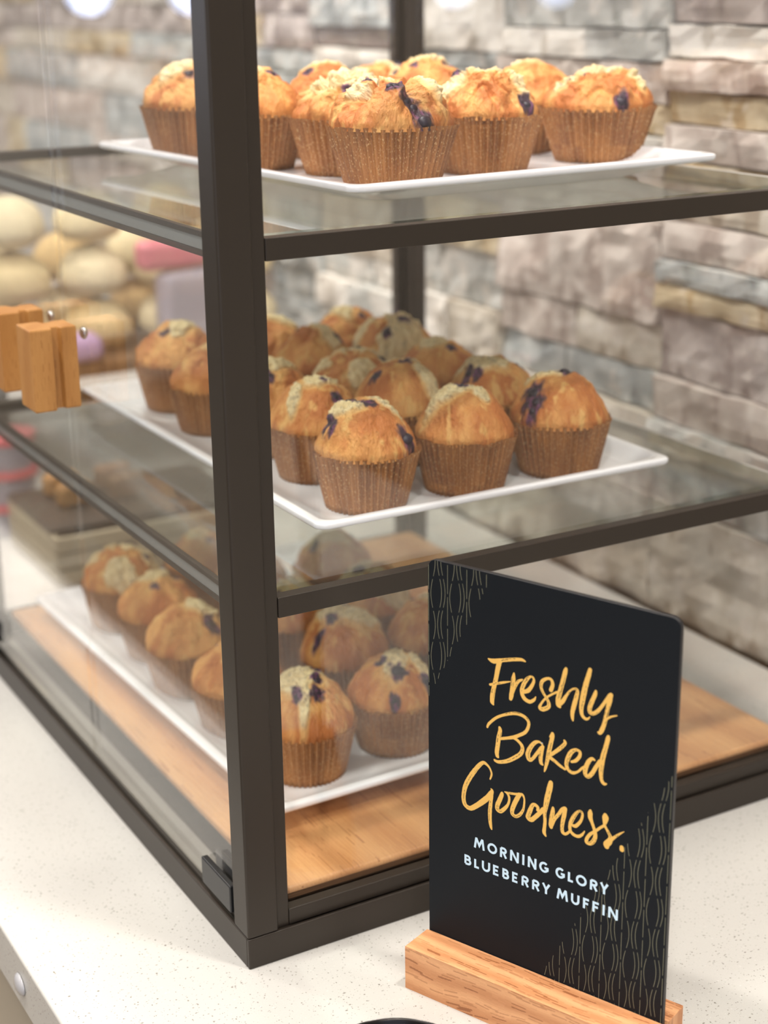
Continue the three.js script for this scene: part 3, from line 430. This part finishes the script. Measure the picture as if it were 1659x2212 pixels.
// ---------------------------------------------------------------- table sign
{
  const W = 0.1508, H = 0.2300, px = 8.8, CWp = Math.round(W * 1000 * px), CHp = Math.round(H * 1000 * px);
  const cv = document.createElement('canvas'); cv.width = CWp; cv.height = CHp; const x = cv.getContext('2d');
  const X = s => s * px, Y = t => CHp - t * px;
  x.fillStyle = '#14181d'; x.fillRect(0, 0, CWp, CHp);
  const q = rng(17);
  for (let i = 0; i < 260; i++) { x.fillStyle = `rgba(150,160,165,${0.08 + q() * 0.25})`; const r = 0.4 + q() * 0.9; x.fillRect(q() * CWp, q() * CHp, r * 2, r * 2); }
  // fine wavy line ornament in two corners
  x.strokeStyle = '#8d8a70'; x.lineWidth = 0.26 * px; x.lineCap = 'butt';
  const inside = (s, t) => t > 148.5 + 1.93 * s || t < 1.96 * (s - 75.6);
  const dash = (f, t0, t1) => { let on = false; x.beginPath(); for (let t = t0; t <= t1 + 1e-6; t += 0.25) { const s = f(t); if (s > 0 && s < 150.8 && inside(s, t)) { if (on) x.lineTo(X(s), Y(t)); else x.moveTo(X(s), Y(t)); on = true; } else on = false; } x.stroke(); };
  for (let k = 0; k < 13; k++) {
    const s0 = 0.45 + k * 12.46;
    for (let m = -1; m < 14; m++) {
      const tc = 202.5 - m * 18.3, ex = 211.5 - m * 18.3;
      dash(() => s0, tc - 8.3, tc + 8.3);
      const wav = (c, A, sh) => t => c + A * Math.cos((t - sh - 211.5) / 18.3 * Math.PI);
      dash(wav(s0 + 2.9, -1.45, -0.8), ex - 9.15 + 0.9 - 0.8, ex + 9.15 - 0.9 - 0.8);
      dash(wav(s0 + 7.2, 1.35, 0.3), ex - 9.15 + 0.9 + 0.3, ex + 9.15 - 0.9 + 0.3);
      dash(wav(s0 + 9.45, 1.4, 0.8), ex - 9.15 + 0.9 + 0.8, ex + 9.15 - 0.9 + 0.8);
    }
  }
  // brush script, each stroke as s, t, width in millimetres
  const strokes = [[39.4,181.5,0.7,42.8,181.0,2.6,49.0,183.1,2.0,55.7,185.2,1.8,60.2,186.2,1.7,62.6,185.8,0.7],[46.5,181.7,2.8,45.4,176.8,2.6,44.4,171.3,2.4,43.0,165.2,2.4,42.2,160.3,2.6,42.1,157.1,2.3,43.0,155.6,0.6],[40.7,166.8,1.3,44.1,168.2,1.4,49.2,170.3,1.3,53.4,171.9,0.5],[55.7,177.4,0.7,55.4,174.2,2.3,54.8,168.9,2.4,54.2,164.1,2.4,53.8,161.9,1.8],[54.6,164.7,1.5,56.5,169.9,1.7,58.4,173.2,1.7,61.0,175.0,0.9],[62.1,168.3,2.0,64.9,170.0,2.2,67.5,174.3,1.8,68.0,177.0,1.3,66.4,178.2,1.0,63.7,175.8,2.0,61.5,171.7,2.2,60.7,167.9,2.2,62.2,164.7,2.2,65.5,163.5,2.0,68.3,165.3,1.5,69.4,167.4,0.4],[78.5,173.6,2.2,79.5,176.9,2.0,78.6,179.5,1.5,76.2,179.6,1.4,73.2,177.3,2.0,72.5,174.1,1.7,73.6,171.3,1.5,75.6,168.8,1.5,77.3,166.2,1.8,77.1,163.6,2.2,73.8,161.4,2.3,71.9,161.9,1.7,73.0,164.7,1.2,75.3,168.0,1.1,78.5,170.9,1.1,82.3,173.6,1.1],[87.3,188.0,1.5,86.8,185.9,2.4,85.6,180.6,2.4,84.1,174.6,2.5,83.0,169.8,2.6,83.0,166.7,2.3,84.1,165.7,1.5],[83.8,166.4,1.5,85.9,169.5,2.2,87.9,173.1,1.5,90.2,176.5,1.0,92.8,178.2,1.1,94.4,177.4,1.6,93.8,173.7,2.4,92.6,168.8,2.4,91.7,164.5,2.2,91.8,161.5,1.7,92.2,159.8,0.5],[101.4,191.1,1.9,100.7,188.0,2.4,99.3,182.7,2.7,98.2,177.4,2.9,97.3,172.1,2.7,96.9,168.0,2.2,97.5,164.6,1.9,99.4,163.1,1.6,101.0,163.5,1.1,102.1,164.9,0.4],[105.1,180.2,1.1,104.7,178.1,2.1,103.0,173.7,2.3,101.8,169.8,2.4,102.2,167.4,2.1,104.3,167.5,1.9,106.8,169.7,1.9,109.3,173.4,1.7,111.7,177.5,1.7,113.2,179.9,1.9],[113.9,180.3,2.1,113.3,176.9,2.4,112.2,172.2,2.1,111.3,166.9,2.1,110.4,162.7,2.2,109.2,159.3,2.4,108.2,157.5,1.9,107.2,157.6,1.0],[111.6,166.0,1.0,114.1,168.2,1.1,117.7,169.9,0.6],[39.1,141.3,1.1,40.3,143.8,1.5,44.9,148.5,1.5,50.6,151.9,1.5,56.8,154.3,1.8,61.8,154.2,1.8,64.9,152.2,1.7,65.2,149.2,1.7,63.4,145.3,1.8,59.7,142.4,1.8,55.3,139.8,1.8,47.9,136.9,1.5],[47.0,143.3,1.4,47.4,141.5,2.2,46.5,137.0,2.5,45.9,132.1,2.5,45.4,128.2,2.4,45.7,126.1,2.1,46.4,125.3,0.8],[55.3,139.6,1.2,58.1,139.1,1.6,61.0,137.0,1.8,61.7,134.6,2.1,60.5,131.6,2.3,57.1,128.4,2.3,52.1,124.8,2.1,46.9,122.7,1.8,44.3,122.8,1.3,43.9,123.4,0.4],[74.0,141.0,0.8,72.0,142.0,1.2,69.3,140.7,2.0,66.6,137.0,2.4,65.1,132.9,2.6,65.9,130.0,2.3,67.8,130.6,1.7,70.5,134.5,1.8,73.2,138.5,2.0,74.3,139.8,1.5],[74.3,139.8,1.8,73.5,136.5,2.2,73.1,132.6,2.2,73.4,130.1,2.0,74.6,129.2,0.7],[78.6,146.8,1.0,79.9,149.2,1.2,80.1,147.7,2.2,79.2,143.3,2.3,78.2,138.4,2.4,77.5,134.0,2.2,76.7,130.1,1.8,76.0,127.2,1.3,75.5,125.5,0.5],[87.3,147.2,1.0,87.8,145.8,1.8,85.7,142.9,2.0,82.5,139.6,2.0,79.3,136.6,1.8],[78.8,134.9,2.0,82.1,133.5,1.8,84.9,132.0,1.7,88.2,130.7,1.2],[91.9,136.2,1.2,94.5,137.7,1.8,96.6,140.7,1.8,96.8,143.3,1.6,94.4,143.9,1.5,91.7,141.8,2.3,89.9,138.2,2.5,88.9,134.3,2.2,89.8,131.4,1.9,92.6,130.1,1.8,95.8,131.6,1.2,98.4,134.5,1.3,101.0,136.8,1.0],[105.6,141.3,1.0,104.0,141.6,1.7,102.0,139.2,2.2,100.5,135.1,2.4,100.3,132.0,2.3,102.0,130.7,2.0,104.3,133.2,2.2,106.5,137.5,2.1,108.8,141.7,1.9],[113.2,157.0,1.4,112.9,155.1,2.4,111.7,149.7,2.4,110.3,143.7,2.7,109.7,138.4,2.6,109.6,134.3,2.2,110.2,130.9,1.9,111.6,129.5,1.7,113.0,129.9,0.7],[41.2,110.6,0.8,41.9,112.5,1.1,42.1,114.6,1.1,40.8,117.2,1.1,38.8,118.8,1.5,36.6,119.2,1.9,33.7,116.4,2.3,30.4,111.7,2.6,27.4,106.7,2.7,25.0,101.5,2.7,23.9,96.6,2.5,23.8,92.4,2.5,25.1,89.4,2.4,28.3,88.6,2.5,32.0,91.2,2.7,36.0,94.9,3.0,39.3,98.4,3.0,41.5,101.8,2.5,42.6,103.8,1.7,41.8,105.0,0.4],[42.6,103.5,1.9,42.2,100.0,2.0,41.7,95.7,2.1,41.3,91.4,2.3,41.3,87.3,2.2,41.6,83.9,2.0,42.1,81.3,1.5,42.6,80.0,0.5],[49.1,104.5,1.5,48.8,103.1,2.3,47.4,99.5,2.5,46.1,96.1,2.5,46.2,93.7,2.3,48.2,93.1,2.1,50.7,95.5,2.0,52.8,98.5,1.5,53.7,101.5,1.3,53.5,103.8,1.4,52.4,105.2,1.0,50.7,105.9,0.3],[50.7,105.8,0.5,53.8,106.0,1.3,57.0,106.5,1.3,60.2,107.2,1.6],[60.2,107.0,2.3,58.5,103.7,2.5,56.8,99.8,2.6,55.7,96.1,2.4,56.1,93.8,2.0,58.3,93.3,1.8,60.8,95.3,1.8,62.7,98.7,1.4,63.3,102.2,1.1,63.3,105.6,1.0,62.0,107.7,1.4,59.9,107.2,1.3],[71.8,101.4,1.6,72.0,103.0,1.7,70.5,104.0,1.9,68.8,103.6,1.9,67.4,100.5,2.5,66.1,96.7,2.6,65.8,94.9,2.2,67.9,94.3,2.5,70.0,96.3,2.3,72.7,99.5,2.3,75.5,103.1,2.6],[79.7,120.4,2.2,79.4,118.5,3.0,78.6,114.6,3.1,77.5,109.3,3.1,76.8,105.0,2.6,76.3,100.9,1.9,76.6,96.3,1.8,76.3,92.1,1.9,76.2,89.4,2.1,77.3,87.5,0.8],[71.5,97.6,1.9,73.5,100.3,1.9,75.6,103.3,1.9],[81.4,105.9,1.3,81.3,103.8,2.2,80.7,99.6,2.6,80.3,95.4,2.6,80.5,93.8,1.6],[81.0,95.3,1.6,82.6,99.6,1.8,85.0,103.3,1.9,86.9,106.6,1.9,88.6,108.0,1.8],[88.8,107.7,2.2,88.4,104.4,2.4,87.6,99.9,2.2,87.2,95.7,2.0,87.8,93.2,1.9,89.7,93.0,1.5,92.0,95.3,1.3],[94.0,99.3,1.6,95.7,99.8,1.9,98.3,103.3,1.6,99.4,107.0,1.4,98.8,109.0,1.2,97.1,108.9,1.2,94.8,105.9,2.1,92.9,101.9,2.2,92.0,98.6,1.9,92.4,95.7,1.7,94.5,94.1,1.8,97.2,94.0,1.7,99.5,95.8,1.4,101.0,98.4,0.5],[104.1,111.6,1.2,104.0,109.8,2.6,104.1,107.5,2.5,105.2,104.9,1.7,106.2,102.6,1.7,107.2,100.0,2.0,107.4,97.1,2.2,106.3,94.1,2.3,104.4,92.1,1.9,102.3,92.4,1.9,102.6,94.8,1.9,104.5,97.8,1.7,107.8,100.9,1.5,110.1,103.3,1.4,112.3,105.3,1.4],[112.9,111.9,1.8,113.1,110.1,3.4,112.9,108.1,2.5,112.8,105.8,1.4,114.2,103.6,1.5,115.8,101.2,1.7,116.5,99.5,2.1,115.9,97.3,3.1,114.3,95.1,3.4,114.4,93.7,2.5],[116.9,98.6,1.8,119.1,101.0,1.5,121.6,103.5,1.1,124.3,105.8,0.3],[123.2,96.3,2.1,123.3,94.9,2.4]];
  x.fillStyle = '#e8b862';
  const cat = (a, b, c, d, t) => 0.5 * ((2 * b) + (-a + c) * t + (2 * a - 5 * b + 4 * c - d) * t * t + (-a + 3 * b - 3 * c + d) * t * t * t);
  strokes.forEach((st, si) => {
    const n = st.length / 3, P = i => { i = clamp(i, 0, n - 1); return [st[i * 3], st[i * 3 + 1], st[i * 3 + 2]]; }, pts = [];
    for (let i = 0; i < n - 1; i++) for (let k = 0; k < 24; k++) { const t = k / 24, a = P(i - 1), b = P(i), c = P(i + 1), d = P(i + 2); pts.push([cat(a[0], b[0], c[0], d[0], t), cat(a[1], b[1], c[1], d[1], t), Math.max(0.3, mix(b[2], c[2], t) * 1.1)]); }
    pts.push(P(n - 1));
    pts.forEach(([s, t, w], i) => { const r = w / 2 * (1 + 0.05 * noise(i * 0.35, si)); x.beginPath(); x.ellipse(X(s), Y(t), r * px, r * px, 0, 0, 7); x.fill(); });
    // dry brush streaks, where the brush ran thin
    if (pts.length > 60) { x.strokeStyle = '#17191c'; for (let h = 0; h < 3; h++) { const off = (q() - 0.5) * 0.75; x.lineWidth = (0.10 + q() * 0.10) * px; const a = Math.floor(pts.length * (0.2 + q() * 0.3)), b = Math.floor(a + pts.length * (0.1 + q() * 0.22)); x.beginPath(); for (let i = a; i < Math.min(b, pts.length - 1); i++) { const [s, t, w] = pts[i], [s2, t2] = pts[i + 1], dx = s2 - s, dy = t2 - t, l = Math.hypot(dx, dy) || 1; const ss = s - dy / l * w * off, tt = t + dx / l * w * off; if (noise(i * 0.25, si * 3 + h) > -0.1) { if (i === a) x.moveTo(X(ss), Y(tt)); else x.lineTo(X(ss), Y(tt)); } else x.moveTo(X(ss), Y(tt)); } x.stroke(); } x.fillStyle = '#e8b862'; }
  });
  // capitals drawn as even strokes: unit boxes
  const arc = (cx, cy, rx, ry, a0, a1, n = 24) => Array.from({ length: n + 1 }, (_, i) => { const a = (a0 + (a1 - a0) * i / n) * Math.PI / 180; return [cx + rx * Math.cos(a), cy + ry * Math.sin(a)]; });
  const G = { M: [[[0, 0], [0.16, 1], [0.5, 0.28], [0.84, 1], [1, 0]]], O: [arc(.5, .5, .5, .5, 0, 360, 40)], R: [[[0, 0], [0, 1]], [[0, 1], [.5, 1], ...arc(.5, .74, .42, .26, 90, -90), [0, .48]], [[.45, .48], [1, 0]]], N: [[[0, 0], [0, 1], [1, 0], [1, 1]]], I: [[[.5, 0], [.5, 1]]], G: [[...arc(.52, .5, .52, .5, 48, 360 - 20, 36), [1.0, .44], [.58, .44]], [[1, .46], [1, .1]]], L: [[[0, 1], [0, 0], [1, 0]]], Y: [[[0, 1], [.5, .45], [1, 1]], [[.5, .45], [.5, 0]]], B: [[[0, 0], [0, 1], [.45, 1], ...arc(.45, .77, .40, .23, 90, -90), [0, .54]], [[.45, .54], ...arc(.5, .27, .48, .27, 90, -90), [0, 0]]], U: [[[0, 1], [0, .4], ...arc(.5, .4, .5, .4, 180, 360), [1, 1]]], E: [[[1, 1], [0, 1], [0, 0], [1, 0]], [[0, .5], [.85, .5]]], F: [[[1, 1], [0, 1], [0, 0]], [[0, .5], [.85, .5]]] };
  x.strokeStyle = '#cfe6f4'; x.lineJoin = 'miter'; x.miterLimit = 3; x.lineCap = 'butt';
  const caps = (text, edges, base, h) => { const sw = 1.42; x.lineWidth = sw * px; [...text].forEach((ch, i) => { const a = edges[i * 2] + sw / 2, b = edges[i * 2 + 1] - sw / 2; for (const l of G[ch]) { x.beginPath(); l.forEach(([u, v], k) => { const yy = base + (v === 0 && (ch === 'I' || ch === 'N' || ch === 'M' || ch === 'R' || ch === 'Y' || ch === 'F') ? 0 : v === 1 && (ch === 'I' || ch === 'U' || ch === 'N' || ch === 'M' || ch === 'Y') ? h : sw / 2 + v * (h - sw)); const xx = ch === 'I' ? (a + b) / 2 : mix(a, b, u); k ? x.lineTo(X(xx), Y(yy)) : x.moveTo(X(xx), Y(yy)); }); x.stroke(); } }); };
  caps('MORNINGGLORY', [30.7, 38.1, 39.8, 46.3, 48.1, 52.9, 54.7, 60.5, 62.5, 64.2, 66.2, 71.8, 73.5, 79.5, 83.8, 89.7, 91.5, 95.5, 96.5, 103.2, 105.1, 110.0, 111.0, 116.5], 65.0, 6.5);
  caps('BLUEBERRYMUFFIN', [24.4, 29.2, 31.0, 35.0, 36.2, 41.8, 43.6, 48.0, 49.8, 54.4, 56.2, 60.5, 62.4, 67.3, 69.2, 74.2, 75.4, 80.9, 84.8, 92.1, 93.8, 99.1, 101.2, 105.6, 107.0, 111.6, 113.0, 114.7, 116.6, 122.5], 52.2, 6.4);
  x.fillStyle = '#b9c0c2'; x.beginPath(); x.ellipse(X(73.6), Y(141.8), 0.75 * px, 0.28 * px, -0.1, 0, 7); x.fill();   // a small chip in the print
  const tex = new THREE.CanvasTexture(cv); tex.colorSpace = THREE.SRGBColorSpace; tex.anisotropy = 8;

  const g = thing('table_sign', 'black menu sign reading Freshly Baked Goodness in a slotted oak block', 'sign', [0.0913, 0, 0.054], -67 * Math.PI / 180);
  const r = 0.0052, sh = new THREE.Shape(); sh.moveTo(0, -0.011); sh.lineTo(W, -0.011); sh.lineTo(W, H - r); sh.absarc(W - r, H - r, r, 0, Math.PI / 2); sh.lineTo(r, H); sh.absarc(r, H - r, r, Math.PI / 2, Math.PI); sh.lineTo(0, -0.011);
  const pg = new THREE.ExtrudeGeometry(sh, { depth: 0.0024, bevelEnabled: true, bevelThickness: 0.0002, bevelSize: 0.0002, bevelSegments: 1, curveSegments: 10 }); pg.translate(0, 0.027, -0.0028);
  const panel = part('panel', pg, std(0x1d1c1e, 0.45), g, 'black panel with rounded top corners');
  const fg = new THREE.ShapeGeometry(sh, 10), fp = fg.attributes.position, fu = fg.attributes.uv; for (let i = 0; i < fp.count; i++) fu.setXY(i, fp.getX(i) / W, fp.getY(i) / H); fg.translate(0, 0.027, 0.0001);
  part('print', fg, new THREE.MeshPhysicalMaterial({ map: tex, roughness: 0.55, specularIntensity: 0.35 }), panel, 'gold brush lettering and pale blue capitals with fine wavy line ornament');
  const bs = new THREE.Shape(); [[-0.0205, 0], [0.0225, 0], [0.0225, 0.0275], [0.0006, 0.0275], [0.0006, 0.014], [-0.0034, 0.014], [-0.0034, 0.0275], [-0.0205, 0.0275]].forEach(([a, b], i) => i ? bs.lineTo(a, b) : bs.moveTo(a, b));
  const bg = new THREE.ExtrudeGeometry(bs, { depth: 0.1535, bevelEnabled: true, bevelThickness: 0.0005, bevelSize: 0.0004, bevelOffset: -0.0004, bevelSegments: 2 }); bg.rotateY(-Math.PI / 2); bg.translate(0.1535 - 0.001, 0, 0);
  // after the turn: profile a runs along +z, extrusion along -x
  const b2 = boxUV(bg), bp = b2.attributes.position, bn = b2.attributes.normal, bu = b2.attributes.uv;
  for (let i = 0; i < bp.count; i++) { const up = Math.abs(bn.getY(i)) > 0.6, end = Math.abs(bn.getX(i)) > 0.6; bu.setXY(i, end ? bp.getZ(i) + 0.3 : (up ? bp.getZ(i) : bp.getY(i) + 0.06), end ? bp.getY(i) * 0.3 : bp.getX(i)); }
  part('block', b2, M.oak, g, 'light oak block with a slot');
}

// ---------------------------------------------------------------- dark dish at the counter's near edge of view
{
  const pr = [[0, 0], [0.036, 0], [0.041, 0.003], [0.0435, 0.012], [0.044, 0.020], [0.0432, 0.0205], [0.0422, 0.019], [0.0405, 0.012], [0.036, 0.0055], [0, 0.005]].map(([a, b]) => new THREE.Vector2(a, b));
  const d = new THREE.Mesh(new THREE.LatheGeometry(pr, 64), std(0x2a2624, 0.25, 0.6)); d.name = numbered('dish'); d.castShadow = d.receiveShadow = true; d.position.set(0.0150, 0, 0.1455); scene.add(d);
  tag(d, 'small round dark metal dish in front of the oak sign block', 'dish');
}
// ---------------------------------------------------------------- goods on the counter beyond the case
{
  const crate = thing('wooden_crate', 'beige slatted crate on the counter beyond the case', 'crate', [0.21, 0, -0.745]);
  const cm = std(0xa89c82, 0.7);
  for (let i = 0; i < 3; i++) { const y = 0.002 + i * 0.0165; part('slat', box(-0.097, 0.11, y, y + 0.0145, 0.071, 0.077, 0.001), cm, crate); part('slat', box(-0.097, 0.11, y, y + 0.0145, -0.077, -0.071, 0.001), cm, crate); part('slat', box(-0.0975, -0.0915, y, y + 0.0145, -0.0705, 0.0705, 0.001), cm, crate); part('slat', box(0.104, 0.110, y, y + 0.0145, -0.0705, 0.0705, 0.001), cm, crate); }
  part('bottom', box(-0.091, 0.1035, 0.001, 0.006, -0.0705, 0.0705), cm, crate);
  part('lid', box(-0.0975, 0.11, 0.0500, 0.0550, -0.077, 0.060, 0.001), std(0x3d342c, 0.5), crate, 'dark brown tray lid');
  const q = rng(909);
  // snack packets on the crate
  const pk = (w, h, d, col, y, x, z, turn, label, cat, group, tilt = 0) => {
    const g = new RoundedBoxGeometry(w, h, d, 4, Math.min(w, h, d) * 0.42), p = g.attributes.position; for (let i = 0; i < p.count; i++) { const k = 1 + 0.08 * noise(p.getX(i) * 60 + x * 99, p.getY(i) * 60, p.getZ(i) * 60); p.setXYZ(i, p.getX(i) * k, p.getY(i) * k, p.getZ(i) * k); } g.computeVertexNormals(); g.translate(0, h / 2, 0);
    const m = new THREE.Mesh(g, std(col, 0.45)); m.name = numbered('snack_packet'); m.castShadow = m.receiveShadow = true; m.position.set(x, y, z); m.rotation.set(tilt, turn, 0); scene.add(m); return tag(m, label, cat, group);
  };
  for (let i = 0; i < 4; i++) pk(0.04, 0.026, 0.020, [0x8f6428, 0x7c5424, 0x996c30, 0x86592a][i], 0.0552, 0.16 + (i % 2) * 0.055, -0.745 - Math.floor(i / 2) * 0.04, 0.1, 'orange brown snack packet standing on the beige crate', 'snack packet', 'snack packets on the crate');
  // stacked tubs with pink lids
  for (let i = 0; i < 3; i++) {
    const t = thing('plastic_tub', ['clear tub with a pink lid, lowest of the stack beside the crate', 'clear tub with a pink lid, middle one of the stack beside the crate', 'clear tub with a pink lid, topmost of the stack beside the crate'][i], 'tub', [0.128, 0.0 + i * 0.0362, -0.865]);
    part('cup', new THREE.CylinderGeometry(0.030, 0.027, 0.028, 32).translate(0, 0.014, 0), std(0x9a97a0, 0.35), t); part('lid', new THREE.CylinderGeometry(0.032, 0.032, 0.008, 32).translate(0, 0.0321, 0), std(0xcf6a70, 0.4), t);
  }
  // rack with bread
  const rack = thing('bread_rack', 'dark metal bread rack on the counter beyond the crate', 'rack', [0.345, 0, -1.13]);
  const rm = std(0x2c2723, 0.5, 0.3);
  for (const [x, z] of [[-0.19, 0.17], [0.19, 0.17], [-0.19, -0.17], [0.19, -0.17]]) part('leg', box(x - 0.006, x + 0.006, 0, 0.148, z - 0.006, z + 0.006), rm, rack);
  part('lower_shelf', box(-0.2, 0.2, 0.135, 0.147, -0.18, 0.18), std(0x6b5138, 0.6), rack, 'brown wooden shelf');
  const breadMats = [0xe2d2a8, 0xdcc898, 0xe8dab4, 0xd6b880].map(c => std(c, 0.7, 0, { bumpMap: crumbBump, bumpScale: 0.001 }));
  const loaf = (x, y, z, w, h, d, turn, k, label, group) => {
    const g = new THREE.SphereGeometry(1, 28, 18), p = g.attributes.position; for (let i = 0; i < p.count; i++) { let X = p.getX(i), Yv = p.getY(i), Z = p.getZ(i); const n = 1 + 0.10 * fbm(X * 1.6 + x * 40, Yv * 1.6 + y * 40, Z * 1.6, 3); if (Yv < 0) Yv *= 0.55; p.setXYZ(i, X * n * w, (Yv * n + 0.55) * h / 1.55, Z * n * d); } g.computeVertexNormals();
    const m = new THREE.Mesh(g, breadMats[k]); m.name = numbered('bread_roll'); m.castShadow = m.receiveShadow = true; m.position.set(x, y, z); m.rotation.y = turn; scene.add(m); return tag(m, label, 'bread', group);
  };
  const rl = 'pale floury bread roll piled on the dark metal rack';
  for (let r = 0; r < 3; r++) for (let i = 0; i < 4; i++) loaf(0.205 + i * 0.094, 0.1475 + r * 0.062, -1.035 - r * 0.004, 0.041, 0.060, 0.040, q() * 3, (i + r) % 3, rl, 'bread rolls on the rack');
  for (let r = 0; r < 2; r++) for (let i = 0; i < 4; i++) loaf(0.205 + i * 0.094, 0.1475 + r * 0.064, -1.135, 0.041, 0.062, 0.042, q() * 3, (i + r + 1) % 4, rl, 'bread rolls on the rack');
  const bag = (x, y, z, w, h, d, col, label) => pk(w, h, d, col, y, x, z, 0.15, label, 'packet');
  bag(0.235, 0.1475, -0.970, 0.085, 0.033, 0.036, 0xb79cc4, 'flat lilac packet on the near edge of the bread rack');
  bag(0.385, 0.1475, -0.972, 0.07, 0.095, 0.03, 0xb5aeb8, 'tall grey lilac box on the bread rack beside the rolls');
  bag(0.37, 0.2435, -0.972, 0.09, 0.035, 0.03, 0xd8808a, 'pink packet lying on the tall lilac box');
}

scene.traverse(o => { if (o.isMesh) { o.castShadow = true; o.receiveShadow = true; } });
renderer.render(scene, camera);
